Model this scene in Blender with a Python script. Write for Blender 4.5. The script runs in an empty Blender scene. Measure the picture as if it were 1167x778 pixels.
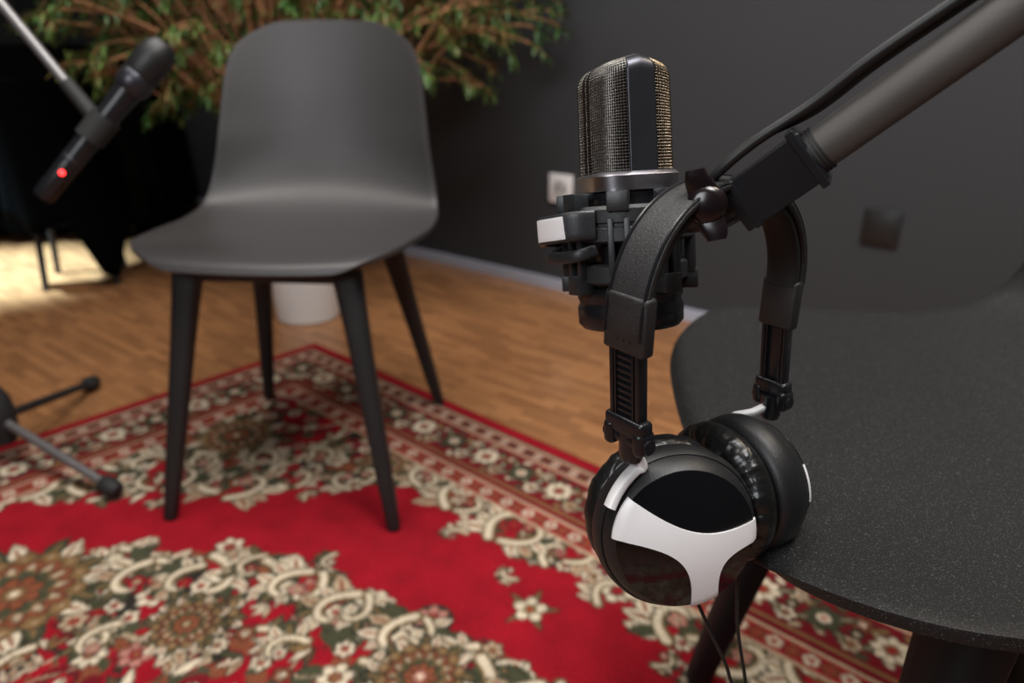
import bpy, bmesh, math, random
import numpy as np
from mathutils import Vector, Matrix, Euler
from mathutils import noise as mn
random.seed(7)
S = bpy.context.scene
COL = S.collection
V = Vector
# ------------------------------------------------------------------ materials
class NT:
    def __init__(s, name):
        s.mat = bpy.data.materials.new(name); s.mat.use_nodes = True
        s.t = s.mat.node_tree; s.n = s.t.nodes; s.l = s.t.links
        s.b = s.n['Principled BSDF']
    def inp(s, node, i, v):
        if v is None: return
        if isinstance(v, bpy.types.NodeSocket): s.l.new(v, node.inputs[i])
        else: node.inputs[i].default_value = v
    def m(s, op, a, b=None, c=None):
        n = s.n.new('ShaderNodeMath'); n.operation = op
        s.inp(n, 0, a); s.inp(n, 1, b); s.inp(n, 2, c); return n.outputs[0]
    def mix(s, f, a, b, bt='MIX'):
        n = s.n.new('ShaderNodeMix'); n.data_type = 'RGBA'; n.blend_type = bt
        s.inp(n, 0, f); s.inp(n, 6, a); s.inp(n, 7, b); return n.outputs[2]
    def obj(s): return s.n.new('ShaderNodeTexCoord').outputs['Object']
    def mapping(s, v, scale=(1,1,1), rot=(0,0,0), loc=(0,0,0)):
        n = s.n.new('ShaderNodeMapping'); s.inp(n, 0, v)
        n.inputs[1].default_value = loc; n.inputs[2].default_value = rot; n.inputs[3].default_value = scale
        return n.outputs[0]
    def noise(s, v, scale, detail=2, dist=0.0, col=False, rough=0.5):
        n = s.n.new('ShaderNodeTexNoise'); s.inp(n, 'Vector', v)
        n.inputs['Scale'].default_value = scale; n.inputs['Detail'].default_value = detail
        n.inputs['Distortion'].default_value = dist; n.inputs['Roughness'].default_value = rough
        return n.outputs['Color' if col else 'Fac']
    def ramp(s, f, stops, const=True):
        n = s.n.new('ShaderNodeValToRGB'); s.inp(n, 0, f); r = n.color_ramp
        if const: r.interpolation = 'CONSTANT'
        r.elements[0].position = stops[0][0]; r.elements[0].color = (*stops[0][1], 1)
        r.elements[1].position = stops[1][0]; r.elements[1].color = (*stops[1][1], 1)
        for p, c in stops[2:]:
            e = r.elements.new(p); e.color = (*c, 1)
        return n.outputs[0]
    def bump(s, h, strength=0.3, dist=0.001):
        n = s.n.new('ShaderNodeBump'); s.inp(n, 'Height', h)
        n.inputs['Strength'].default_value = strength; n.inputs['Distance'].default_value = dist
        s.l.new(n.outputs[0], s.b.inputs['Normal'])
    def base(s, c): s.inp(s.b, 'Base Color', c if isinstance(c, bpy.types.NodeSocket) else (*c, 1))

def mat(name, col, rough=0.5, metal=0.0, var=0.15, nscale=40, bump=0.0, bscale=300, coat=0.0, spec=None, emis=None):
    k = NT(name)
    o = k.obj()
    nz = k.noise(o, nscale, 3)
    c1 = tuple(max(0, x*(1-var)) for x in col); c2 = tuple(min(1, x*(1+var)) for x in col)
    k.base(k.mix(nz, (*c1, 1), (*c2, 1)))
    k.b.inputs['Roughness'].default_value = rough
    k.b.inputs['Metallic'].default_value = metal
    if coat: k.b.inputs['Coat Weight'].default_value = coat
    if spec is not None: k.b.inputs['Specular IOR Level'].default_value = spec
    if bump: k.bump(k.noise(o, bscale, 2), bump, 0.0005)
    if emis:
        k.b.inputs['Emission Color'].default_value = (*emis[0], 1)
        k.b.inputs['Emission Strength'].default_value = emis[1]
    return k.mat

k = NT('speckled_polypropylene'); o = k.obj()
n1 = k.noise(o, 900, 1); sp = k.m('GREATER_THAN', n1, 0.70)
k.base(k.mix(sp, (0.036, 0.033, 0.034, 1), (0.10, 0.10, 0.10, 1)))
k.b.inputs['Roughness'].default_value = 0.45
k.bump(k.noise(o, 600, 2), 0.25, 0.0004); M_chair = k.mat
k = NT('dark_speckled_polypropylene'); o = k.obj()
n1 = k.noise(o, 1000, 1); sp = k.m('GREATER_THAN', n1, 0.66)
k.base(k.mix(sp, (0.0085, 0.0083, 0.0085, 1), (0.060, 0.060, 0.060, 1)))
k.b.inputs['Roughness'].default_value = 0.50
k.b.inputs['Specular IOR Level'].default_value = 0.4
k.bump(k.noise(o, 700, 2), 0.5, 0.0005); M_chair2 = k.mat
M_leg = mat('dark_plastic_leg', (0.011, 0.011, 0.012), 0.5, bump=0.2)
M_leg2 = mat('near_black_plastic_leg', (0.006, 0.006, 0.007), 0.6, bump=0.2, spec=0.25)
M_black = mat('satin_black_plastic', (0.009, 0.009, 0.011), 0.30, bump=0.1, bscale=900)
M_matte = mat('matte_black_plastic', (0.010, 0.010, 0.011), 0.46, bump=0.3, bscale=1200)
M_mount = mat('dark_grey_mount_plastic', (0.020, 0.021, 0.023), 0.40, bump=0.2, bscale=1200)
M_bandgrey = mat('textured_band_plastic', (0.020, 0.019, 0.019), 0.40, bump=0.8, bscale=1800)
M_gloss = mat('glossy_black_plastic', (0.005, 0.005, 0.006), 0.14, coat=0.3)
M_knob = mat('black_knob_plastic', (0.010, 0.006, 0.007), 0.22)
M_white = mat('white_plastic', (0.82, 0.80, 0.80), 0.3, var=0.03)
M_silver = mat('brushed_silver_metal', (0.50, 0.48, 0.52), 0.30, 1.0)
M_tube = mat('graphite_painted_tube', (0.078, 0.072, 0.066), 0.6, bump=0.35, bscale=2500)
M_alu = mat('grey_tube_metal', (0.24, 0.23, 0.23), 0.4, 0.7)
M_cable = mat('black_rubber_cable', (0.010, 0.010, 0.010), 0.5)
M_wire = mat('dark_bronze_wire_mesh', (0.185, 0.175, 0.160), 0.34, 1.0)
M_wirelit = mat('gold_lit_wire_mesh', (0.42, 0.34, 0.24), 0.34, 1.0)  # same bronze mesh, warm light from the right painted into the colour
M_core = mat('dark_capsule_core', (0.004, 0.003, 0.003), 0.8)
M_frame = mat('dark_nickel_frame', (0.06, 0.06, 0.07), 0.36, 0.8)
M_led = mat('red_led', (0.8, 0.02, 0.02), 0.4, emis=((1, 0.03, 0.03), 6))
M_rubber = mat('black_rubber', (0.012, 0.012, 0.012), 0.7)
M_cloth = mat('black_cloth', (0.0012, 0.0012, 0.0012), 0.95, spec=0.03)
M_pot = mat('white_ceramic', (0.72, 0.70, 0.68), 0.4, var=0.04)
M_soil = mat('potting_soil', (0.03, 0.02, 0.012), 0.95, var=0.5)
M_bark = mat('tan_twig_bark', (0.34, 0.155, 0.07), 0.8, var=0.4)
k = NT('soft_black_leatherette'); o = k.obj()
k.base((0.008, 0.008, 0.008)); k.b.inputs['Roughness'].default_value = 0.28
k.bump(k.noise(o, 70, 2, 1.4), 0.35, 0.003); M_pad = k.mat
k = NT('variegated_leaf'); o = k.obj()
k.base(k.ramp(k.noise(o, 11, 4), [(0.0, (0.012, 0.04, 0.012)), (0.42, (0.04, 0.11, 0.022)), (0.55, (0.12, 0.21, 0.045)), (0.64, (0.27, 0.17, 0.06)), (1.0, (0.38, 0.22, 0.09))], False))
k.b.inputs['Roughness'].default_value = 0.42; M_leaf = k.mat
def wallmat(name, c):
    k = NT(name); o = k.obj()
    k.base(k.mix(k.noise(o, 3, 4), (*[x*0.9 for x in c], 1), (*[x*1.1 for x in c], 1)))
    k.b.inputs['Roughness'].default_value = 0.75
    k.bump(k.noise(o, 180, 3), 0.3, 0.001); return k.mat
M_wall = wallmat('charcoal_wall_paint', (0.032, 0.033, 0.037))
M_wallb = wallmat('black_wall_paint', (0.004, 0.004, 0.004))
M_ceil = wallmat('white_ceiling_paint', (0.5, 0.5, 0.5))
M_base = mat('pale_grey_baseboard_paint', (0.40, 0.42, 0.50), 0.5, var=0.05)
# floor
k = NT('strip_oak_parquet'); o = k.obj()
def brick(v, w, h, c1, c2, mo, b=0.0):
    br = k.n.new('ShaderNodeTexBrick'); k.l.new(v, br.inputs['Vector'])
    br.inputs['Scale'].default_value = 1; br.inputs['Brick Width'].default_value = w; br.inputs['Row Height'].default_value = h
    br.inputs['Mortar Size'].default_value = 0.0006; br.inputs['Color1'].default_value = c1
    br.inputs['Color2'].default_value = c2; br.inputs['Mortar'].default_value = mo
    br.inputs['Bias'].default_value = b; br.offset_frequency = 2; br.offset = 0.43; return br.outputs[0]
bc = brick(o, 0.10, 0.021, (0.38, 0.172, 0.070, 1), (0.20, 0.082, 0.032, 1), (0.13, 0.055, 0.024, 1))
gr = k.noise(k.mapping(o, (4, 9, 1)), 3, 3)
k.base(k.mix(k.m('MULTIPLY', gr, 0.45), bc, (0.37, 0.185, 0.085, 1)))
k.b.inputs['Roughness'].default_value = 0.25; M_floor = k.mat
# rug material reads the woven pattern stored on the rug mesh
k = NT('persian_rug_weave'); o = k.obj()
at_ = k.n.new('ShaderNodeAttribute'); at_.attribute_name = 'pattern'
weave = k.noise(o, 330, 2)
wv_ = k.m('MULTIPLY_ADD', weave, 1.6, 0.18)
pile = k.m('MULTIPLY_ADD', k.noise(o, 18, 4), 0.7, 0.65)
cm = k.n.new('ShaderNodeCombineColor'); f_ = k.m('MULTIPLY', wv_, pile)
for i in range(3): k.l.new(f_, cm.inputs[i])
k.base(k.mix(1.0, at_.outputs['Color'], cm.outputs[0], 'MULTIPLY'))
k.b.inputs['Roughness'].default_value = 0.95; k.b.inputs['Specular IOR Level'].default_value = 0.15
k.bump(k.noise(o, 450, 2), 0.8, 0.002); M_rug = k.mat
# ------------------------------------------------------------------ geometry helpers
class Geo:
    def __init__(s): s.v = []; s.f = []; s.mi = []
    def add(s, v, f, mi=0):
        o = len(s.v); s.v += [V(x) for x in v]; s.f += [[i+o for i in q] for q in f]; s.mi += [mi]*len(f); return s
    def xf(s, M): s.v = [M @ x for x in s.v]; return s
    def join(s, g): return s.add(g.v, g.f)
def finish(name, geo, mats, parent=None, angle=40, label=None, weld=1e-6):
    me = bpy.data.meshes.new(name); me.from_pydata([tuple(x) for x in geo.v], [], geo.f)
    if not isinstance(mats, (list, tuple)): mats = [mats]
    for m_ in mats: me.materials.append(m_)
    me.polygons.foreach_set('material_index', geo.mi)
    bm = bmesh.new(); bm.from_mesh(me)
    bmesh.ops.remove_doubles(bm, verts=bm.verts, dist=weld)
    bmesh.ops.dissolve_degenerate(bm, edges=bm.edges, dist=1e-7)
    bmesh.ops.recalc_face_normals(bm, faces=bm.faces)
    bm.to_mesh(me); bm.free()
    me.polygons.foreach_set('use_smooth', [True]*len(me.polygons))
    try: me.set_sharp_from_angle(angle=math.radians(angle))
    except Exception: pass
    ob = bpy.data.objects.new(name, me); COL.objects.link(ob)
    if parent: ob.parent = parent
    if label: ob['label'] = label
    return ob
def thing(name, label, cat, loc, rot=None):
    e = bpy.data.objects.new(name, None); e.empty_display_size = 0.05; COL.objects.link(e)
    e.location = loc
    if rot is not None:
        e.rotation_mode = 'QUATERNION'; e.rotation_quaternion = rot.to_quaternion() if not isinstance(rot, (int, float)) else Matrix.Rotation(rot, 3, 'Z').to_quaternion()
    e['label'] = label; e['category'] = cat; return e
def rr(w, h, n=16, p=4):
    out = []
    for i in range(n):
        a = 2*math.pi*(i+0.5)/n; c, s_ = math.cos(a), math.sin(a)
        out.append((w/2*math.copysign(abs(c)**(2/p), c), h/2*math.copysign(abs(s_)**(2/p), s_)))
    return out
def sweep(path, sects, ref=(0, 0, 1), closed=False, cap=True):
    path = [V(x) for x in path]; n = len(path)
    if not isinstance(sects[0], list): sects = [sects]*n
    m_ = len(sects[0]); vs = []; fs = []; ref = V(ref)
    N = None
    for i, pt in enumerate(path):
        if closed: T = path[(i+1) % n]-path[i-1]
        else: T = path[min(i+1, n-1)]-path[max(i-1, 0)]
        T.normalize()
        r0 = ref if N is None or ref.length > 0 and abs(T.dot(ref.normalized())) < 0.97 else N
        N = (r0-T*T.dot(r0)).normalized(); B = T.cross(N)
        for (a, b) in sects[i]: vs.append(pt+N*a+B*b)
    for i in range(n if closed else n-1):
        for j in range(m_):
            a = i*m_+j; b = i*m_+(j+1) % m_; c = ((i+1) % n)*m_+(j+1) % m_; d = ((i+1) % n)*m_+j
            fs.append([a, b, c, d])
    if cap and not closed:
        fs.append(list(range(m_))[::-1]); fs.append([(n-1)*m_+j for j in range(m_)])
    g = Geo(); g.add(vs, fs); return g
def circ(r, n=16): return [(r*math.cos(2*math.pi*i/n), r*math.sin(2*math.pi*i/n)) for i in range(n)]
def tube(path, r, n=14, ref=(0.13, 0.31, 0.94)):
    if isinstance(r, (int, float)): r = [r]*len(path)
    path = [V(x) for x in path]; vs = []; fs = []; N = V(ref); L = len(path)
    for i, pt in enumerate(path):
        T = (path[min(i+1, L-1)]-path[max(i-1, 0)]).normalized()
        N = (N-T*T.dot(N)).normalized(); B = T.cross(N)
        for a, b in circ(r[i], n): vs.append(pt+N*a+B*b)
    for i in range(L-1):
        for j in range(n):
            fs.append([i*n+j, i*n+(j+1) % n, (i+1)*n+(j+1) % n, (i+1)*n+j])
    fs.append(list(range(n))[::-1]); fs.append([(L-1)*n+j for j in range(n)])
    g = Geo(); g.add(vs, fs); return g
def bez(pts, n=40):
    pts = [V(x) for x in pts]; P = [pts[0]*2-pts[1]]+pts+[pts[-1]*2-pts[-2]]; out = []
    segs = len(pts)-1; per = max(2, n//segs)
    for i in range(segs):
        p0, p1, p2, p3 = P[i:i+4]
        for j in range(per):
            t = j/per
            out.append(0.5*((2*p1)+(p2-p0)*t+(2*p0-5*p1+4*p2-p3)*t*t+(3*p1-p0-3*p2+p3)*t**3))
    out.append(pts[-1]); return out
def lathe(prof, seg=48, fn=None):
    vs = []; fs = []
    for (r, z) in prof:
        for j in range(seg):
            a = 2*math.pi*j/seg; x, y = math.cos(a), math.sin(a)
            k_ = fn(a) if fn else 1
            vs.append(V((r*x*k_, r*y*k_, z)))
    for i in range(len(prof)-1):
        for j in range(seg):
            fs.append([i*seg+j, i*seg+(j+1) % seg, (i+1)*seg+(j+1) % seg, (i+1)*seg+j])
    g = Geo(); g.add(vs, fs); return g
def box(sx, sy, sz, M=None, bev=0.0, segs=2):
    bm = bmesh.new(); bmesh.ops.create_cube(bm, size=1)
    for v in bm.verts: v.co = V((v.co.x*sx, v.co.y*sy, v.co.z*sz))
    if bev: bmesh.ops.bevel(bm, geom=bm.edges[:], offset=bev, segments=segs, profile=0.5, affect='EDGES')
    bm.verts.index_update()
    g = Geo(); g.add([v.co.copy() for v in bm.verts], [[v.index for v in f.verts] for f in bm.faces]); bm.free()
    if M is not None: g.xf(M)
    return g
def fr(o, x, z):
    x = V(x).normalized(); z = V(z); z = (z-x*z.dot(x)).normalized(); y = z.cross(x)
    return Matrix(((x.x, y.x, z.x, o[0]), (x.y, y.y, z.y, o[1]), (x.z, y.z, z.z, o[2]), (0, 0, 0, 1)))
def T(x, y, z): return Matrix.Translation((x, y, z))
def frz(o, z, x):
    z = V(z).normalized(); x = V(x); x = (x-z*x.dot(z)).normalized(); y = z.cross(x)
    return Matrix(((x.x, y.x, z.x, o[0]), (x.y, y.y, z.y, o[1]), (x.z, y.z, z.z, o[2]), (0, 0, 0, 1)))
# ------------------------------------------------------------------ room
wa = math.radians(-38.4); E = V((math.cos(wa), math.sin(wa), 0)); Nn = V((-E.y, E.x, 0))
WO = 1.931
def wp(q, n, z=0): return E*q+Nn*n+V((0, 0, z))
Q0, Q1, N0, H = -5.2, 2.7, -2.4, 2.7
def slab(name, o, sx, sy, sz, m_):
    g = box(sx, sy, sz); ob = finish(name, g, m_)
    ob.location = o; ob.rotation_euler = (0, 0, wa)
    ob['kind'] = 'structure'
    return ob
cq, cn = (Q0+Q1)/2, (N0+WO)/2
slab('floor', wp(cq, cn, -0.05), Q1-Q0+0.2, WO-N0+0.2, 0.1, M_floor)
slab('ceiling', wp(cq, cn, H+0.05), Q1-Q0+0.2, WO-N0+0.2, 0.1, M_ceil)
slab('wall_back', wp(cq, WO+0.05, H/2), Q1-Q0+0.2, 0.1, H, M_wall)
slab('wall_front', wp(cq, N0-0.05, H/2), Q1-Q0+0.2, 0.1, H, M_wall)
slab('wall_left', wp(Q0-0.05, cn, H/2), 0.1, WO-N0, H, M_wallb)
slab('wall_right', wp(Q1+0.05, cn, H/2), 0.1, WO-N0, H, M_wall)
slab('baseboard_back', wp(cq, WO-0.006, 0.017), Q1-Q0, 0.012, 0.034, M_base)
slab('baseboard_right', wp(Q1-0.006, cn, 0.017), 0.012, WO-N0-0.03, 0.034, M_base)
def socket(name, q, z, w, h, m_, lab, plain=False):
    root = thing(name, lab, 'power socket' if not plain else 'wall switch', wp(q, WO-0.001, z), wa)
    if plain:
        finish('cover_plate', box(w, 0.009, h, T(0, -0.0045, 0), 0.003), m_, root)
        finish('rocker', box(w*0.72, 0.003, h*0.72, T(0, -0.0100, 0), 0.001), m_, root); return
    finish('cover_plate', box(w, 0.009, h, T(0, -0.0045, 0), 0.003), m_, root)
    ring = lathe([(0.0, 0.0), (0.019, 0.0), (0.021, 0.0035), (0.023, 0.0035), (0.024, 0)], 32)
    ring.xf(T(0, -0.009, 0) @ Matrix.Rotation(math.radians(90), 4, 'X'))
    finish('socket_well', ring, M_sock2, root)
    for sx in (-0.0095, 0.0095):
        g = lathe([(0, 0.0008), (0.0035, 0.0008), (0.0035, -0.001)], 12).xf(T(sx, -0.0095, 0) @ Matrix.Rotation(math.radians(90), 4, 'X'))
        finish('pin_hole', g, M_core, root)
def q_of(P): return V(P).dot(E)
M_blacksock = mat('black_socket_plastic', (0.012, 0.012, 0.012), 0.45)
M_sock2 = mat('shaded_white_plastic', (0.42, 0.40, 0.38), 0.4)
socket('wall_socket', q_of((0.156, 2.34, 0)), 0.33, 0.088, 0.090, M_white, 'white square power socket mounted low on the dark wall')
socket('wall_switch', q_of((0.890, 1.766, 0)), 0.345, 0.084, 0.084, M_blacksock, 'black square wall switch plate on the charcoal wall', True)
# ------------------------------------------------------------------ rug : painted woven pattern (quarter, mirrored)
RL, RW = 2.6, 1.8
CREAM = (0.62, 0.52, 0.38); CREAM2 = (0.42, 0.31, 0.20); OLIVE = (0.055, 0.056, 0.030); RUST = (0.20, 0.060, 0.028); RED = (0.275, 0.005, 0.013)
DRED = (0.15, 0.007, 0.012); DARK = (0.024, 0.020, 0.015); GOLD = (0.20, 0.115, 0.048); PINK = (0.42, 0.18, 0.14)
rs = 0.002; NX = int(RL/2/rs); NY = int(RW/2/rs)
cv = np.zeros((NX, NY, 3)); cv[:] = RED
SX, TY = np.meshgrid((np.arange(NX)+0.5)*rs, (np.arange(NY)+0.5)*rs, indexing='ij')
R = random.Random(11)
def win(cx, cy, r):
    i0 = max(0, int((cx-r)/rs)); i1 = min(NX, int((cx+r)/rs)+2); j0 = max(0, int((cy-r)/rs)); j1 = min(NY, int((cy+r)/rs)+2)
    if i0 >= i1 or j0 >= j1: return None
    sl = (slice(i0, i1), slice(j0, j1)); return sl, SX[sl]-cx, TY[sl]-cy
def disk(cx, cy, r, c):
    w_ = win(cx, cy, r)
    if w_ is None: return
    sl, X, Y = w_; cv[sl][X*X+Y*Y < r*r] = c
def flower(cx, cy, r, n, c1, c2, c3, rot=0.0, amp=0.22, out=DARK):
    w_ = win(cx, cy, r*1.3+0.004)
    if w_ is None: return
    sl, X, Y = w_; d = np.hypot(X, Y); a = np.arctan2(Y, X)-rot
    rad = r*((1-amp)+amp*np.abs(np.cos(n*a/2))*1.6-amp*0.3)
    A_ = cv[sl]
    A_[d < rad+0.0028] = out; A_[d < rad] = c1
    A_[(d < rad*0.9) & (d > r*0.42) & (np.abs(np.cos(n*a/2)) < 0.24)] = out
    A_[d < r*0.46] = out; A_[d < r*0.40] = c2; A_[d < r*0.18] = c3
def leafp(cx, cy, ang, L, W, c, vein=None, out=DARK):
    w_ = win(cx+math.cos(ang)*L/2, cy+math.sin(ang)*L/2, L*0.75+0.004)
    if w_ is None: return
    sl, X, Y = w_; X = X+math.cos(ang)*L/2; Y = Y+math.sin(ang)*L/2
    u = X*math.cos(ang)+Y*math.sin(ang); v = -X*math.sin(ang)+Y*math.cos(ang)
    f = np.clip(u/L, 0, 1); wd = W*np.sin(np.pi*f**0.8)
    ok = (u > 0) & (u < L); A_ = cv[sl]
    A_[(np.abs(v) < wd+0.002) & (u > -0.001) & (u < L+0.002)] = out
    A_[ok & (np.abs(v) < wd)] = c
    if vein: A_[ok & (np.abs(v) < wd*0.25) & (u < L*0.8)] = vein
def stroke(pts, ws, c):
    for (x, y), w_ in zip(pts, ws): disk(x, y, w_, c)
def acanthus(cx, cy, ang, size, flip, c=None, c2=None):
    c = c or CREAM; c2 = c2 or GOLD
    N = 62; pts = []; x, y = cx, cy; hd_ = []; bend = R.uniform(3.6, 5.4)
    for i in range(N):
        t = i/N; th = ang+flip*(0.3*t+bend*t**1.7); st_ = size*1.9/N*(1-0.62*t)
        x += math.cos(th)*st_; y += math.sin(th)*st_; pts.append((x, y)); hd_.append(th)
    for i in range(3, N-14, 5):
        th = hd_[i]-flip*(0.75+0.35*(i % 3)); L = size*(0.50-0.28*i/N)*R.uniform(0.8, 1.3)
        q_ = R.choice([(CREAM, RUST), (CREAM, GOLD), (CREAM2, RUST), (OLIVE, GOLD), (OLIVE, None)])
        leafp(*pts[i], th, L, L*0.25, *q_)
    ws = [size*(0.085-0.038*i/N) for i in range(N)]
    stroke(pts, [w_+0.0034 for w_ in ws], OLIVE); stroke(pts, [w_+0.0008 for w_ in ws], c2)
    stroke([(p_[0]+flip*math.sin(h_)*w_*0.12, p_[1]-flip*math.cos(h_)*w_*0.12) for p_, h_, w_ in zip(pts, hd_, ws)], [w_*0.78 for w_ in ws], c)
    flower(pts[-1][0], pts[-1][1], size*0.14, 5, R.choice([CREAM, PINK, RED]), R.choice([RED, CREAM2]), GOLD)
def fo_f(s, t): return np.minimum(np.minimum(t-0.30, s-0.235), (s+t-1.02)*0.707)
def fe_f(s, t): return (np.sqrt(((s-RL/2)/0.87)**2+((t-RW/2)/0.45)**2)-1)*0.44
scl = 0.026*np.abs(np.sin(SX*27))+0.022*np.abs(np.sin(TY*33+1))+0.012*np.sin(SX*83+TY*40)
FO = fo_f(SX, TY)+scl-0.024; FE = fe_f(SX, TY)+0.028-scl
om = (FO < -0.02) | (FE < -0.02)
cv[om] = OLIVE
for _ in range(3600):
    cx, cy = R.uniform(0, RL/2), R.uniform(0, RW/2)
    i, j = min(NX-1, int(cx/rs)), min(NY-1, int(cy/rs))
    if (FO[i, j] < -0.03 or FE[i, j] < -0.03): disk(cx, cy, R.uniform(0.012, 0.030), R.choice([OLIVE, DRED, DARK, RED, RED, RED, RUST, OLIVE]))
for lvl, c_, w_ in ((-0.13, CREAM2, 0.003), (-0.24, CREAM, 0.003)):
    for F in (FO+0.016*np.sin(SX*60)*np.sin(TY*52), FE+0.016*np.sin(SX*55)*np.sin(TY*60)):
        cv[np.abs(F-lvl) < w_+0.002] = DARK; cv[np.abs(F-lvl) < w_] = c_
placed = []
def free(x, y, d): return all((x-a)**2+(y-b)**2 > (d*0.5+c*0.5)**2 for a, b, c in placed)
def rosette(cx, cy, r, cent=GOLD):
    placed.append((cx, cy, r*2.1))
    for i in range(16):
        a = 2*math.pi*i/16; leafp(cx+math.cos(a)*r*0.85, cy+math.sin(a)*r*0.85, a+0.3*(-1)**i, r*0.50, r*0.13, CREAM if i % 2 else OLIVE, RUST if i % 2 else GOLD)
    flower(cx, cy, r, 14, GOLD, RUST, OLIVE, 0, 0.10)
    for i in range(28):
        a = 2*math.pi*i/28; disk(cx+math.cos(a)*r*0.90, cy+math.sin(a)*r*0.90, r*0.030, OLIVE if i % 2 else CREAM2)
    flower(cx, cy, r*0.80, 14, RUST, RUST, OLIVE, 0.26, 0.10)
    for i in range(14):
        a = 2*math.pi*(i+.5)/14; leafp(cx+math.cos(a)*r*0.50, cy+math.sin(a)*r*0.50, a, r*0.24, r*0.06, CREAM2, None)
    flower(cx, cy, r*0.54, 10, OLIVE, CREAM, OLIVE, 0, 0.15, GOLD)
    flower(cx, cy, r*0.38, 8, RUST, cent, CREAM, 0.2, 0.2)
rosette(0.31, 0.40, 0.075); rosette(0.505, 0.86, 0.10, GOLD); rosette(1.06, 0.565, 0.060, PINK); rosette(0.95, 0.86, 0.06, PINK)
rosette(1.30, 0.62, 0.06); rosette(0.62, 0.27, 0.045); rosette(1.0, 0.265, 0.035, PINK); rosette(0.26, 0.70, 0.045); rosette(1.3, 0.90, 0.13, RED); rosette(0.75, 0.70, 0.05)
for _ in range(9000):
    cx, cy = R.uniform(0.2, RL/2), R.uniform(0.2, RW/2)
    i, j = min(NX-1, int(cx/rs)), min(NY-1, int(cy/rs))
    if not (FO[i, j] < -0.02 or FE[i, j] < -0.02): continue
    d = R.choice([0.052, 0.042, 0.032])
    if not free(cx, cy, d): continue
    placed.append((cx, cy, d)); ty = R.random()
    d *= 0.86
    if ty < 0.50: flower(cx, cy, d*0.48, R.choice([5, 6, 6, 8]), R.choice([CREAM, CREAM, CREAM, CREAM2, PINK]), R.choice([RED, RUST, RED]), GOLD, R.uniform(0, 3), 0.26)
    elif ty < 0.60: flower(cx, cy, d*0.44, 5, R.choice([RED, RUST]), CREAM, OLIVE, R.uniform(0, 3))
    else:
        a = R.uniform(0, 6.28)
        for q in (-0.7, 0, 0.7): leafp(cx-math.cos(a)*d*0.4, cy-math.sin(a)*d*0.4, a+q, d*0.95, d*0.15, R.choice([GOLD, CREAM, CREAM2, CREAM, OLIVE]), R.choice([RUST, None]))
def along(pts, F, base=0.080):
    for n_, (x, y) in enumerate(pts):
        e_ = 0.004; gx = float(F(x+e_, y)-F(x-e_, y)); gy = float(F(x, y+e_)-F(x, y-e_)); L = math.hypot(gx, gy)+1e-9; gx /= L; gy /= L
        tx, ty_ = -gy, gx
        fl = 1 if n_ % 2 else -1
        if fl < 0: tx, ty_ = -tx, -ty_
        a = math.atan2(ty_, tx); j_ = R.uniform(-0.012, 0.040)
        acanthus(x-gx*j_-tx*0.02, y-gy*j_-ty_*0.02, a+fl*R.uniform(0.1, 0.8), base*R.uniform(0.7, 1.3), fl*1.0)
edge = []
x = RL/2
while x > 0.72: edge.append((x, 0.30)); x -= 0.056
for i in range(12):
    t = i/11; edge.append((0.72-0.46*t, 0.30+0.46*t))
for y in (0.80, 0.86): edge.append((0.235, y))
along(edge, fo_f)
med = []
for i in range(25):
    a = math.pi+math.pi/2*(i+0.5)/25; med.append((RL/2+0.87*math.cos(a), RW/2+0.45*math.sin(a)))
along(med, fe_f)
for F, cnt in ((0.76, 11), (0.52, 8), (0.28, 4)):
    for i in range(cnt):
        a = math.pi+math.pi/2*(i+0.5)/cnt; x, y = RL/2+0.87*F*math.cos(a), RW/2+0.45*F*math.sin(a)
        acanthus(x, y, a+(1.57 if i % 2 else -1.57)+R.uniform(-.4, .4), R.uniform(0.060, 0.085), 1 if i % 2 else -1)
for i in range(7):
    t = (i+0.5)/7; acanthus(0.52-0.26*t, 0.27+0.28*t, (-0.78 if i % 2 else 2.36), 0.075, 1 if i % 2 else -1)
rosette(0.31, 0.40, 0.068); rosette(0.505, 0.86, 0.095, GOLD); rosette(1.06, 0.565, 0.055, PINK); rosette(0.75, 0.72, 0.045)
def spray(x, y, r):
    for a in (0.5, 1.8, 3.3, 4.4, 5.6): leafp(x, y, a, r*1.9, r*0.22, GOLD, OLIVE)
    flower(x, y, r, 5, CREAM, GOLD, RED, 0.4, 0.3, OLIVE)
spray(1.085, 0.380, 0.022)
for _ in range(34):
    cx, cy = R.uniform(0.25, 1.3), R.uniform(0.3, 0.9); i, j = min(NX-1, int(cx/rs)), min(NY-1, int(cy/rs))
    m_ = min(FO[i, j], FE[i, j])
    if 0.010 < m_ < 0.040:
        a = R.uniform(0, 6.28); acanthus(cx, cy, a, R.uniform(0.030, 0.045), R.choice([-1, 1]))
# borders
D = np.minimum(SX, TY)
for lo, hi, c_ in ((0.156, 0.228, DRED), (0.222, 0.228, CREAM2), (0.190, 0.222, RED), (0.184, 0.190, CREAM2), (0.172, 0.184, DRED), (0.166, 0.172, GOLD), (0.072, 0.166, DRED), (0.066, 0.072, CREAM2), (0.040, 0.066, RED), (0.035, 0.040, CREAM2), (0.028, 0.035, DARK), (0.013, 0.028, RED), (-1, 0.013, (0.22, 0.005, 0.010))):
    cv[(D >= lo) & (D < hi)] = c_
def put(al, d, fn):
    for sw_ in (0, 1):
        if al < d-1e-6: continue
        x, y = (al, d) if not sw_ else (d, al)
        if x < RL/2+0.03 and y < RW/2+0.03: fn(x, y, sw_)
def rotang(a, sw_): return a if not sw_ else math.pi/2-a
al = 0.206; i = 0
while al < 1.34:
    put(al, 0.206, lambda x, y, w_: flower(x, y, 0.0108, 5, CREAM if i % 2 else RUST, RED, GOLD, 0, 0.25, DRED)); al += 0.025; i += 1
al = 0.053; i = 0
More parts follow.
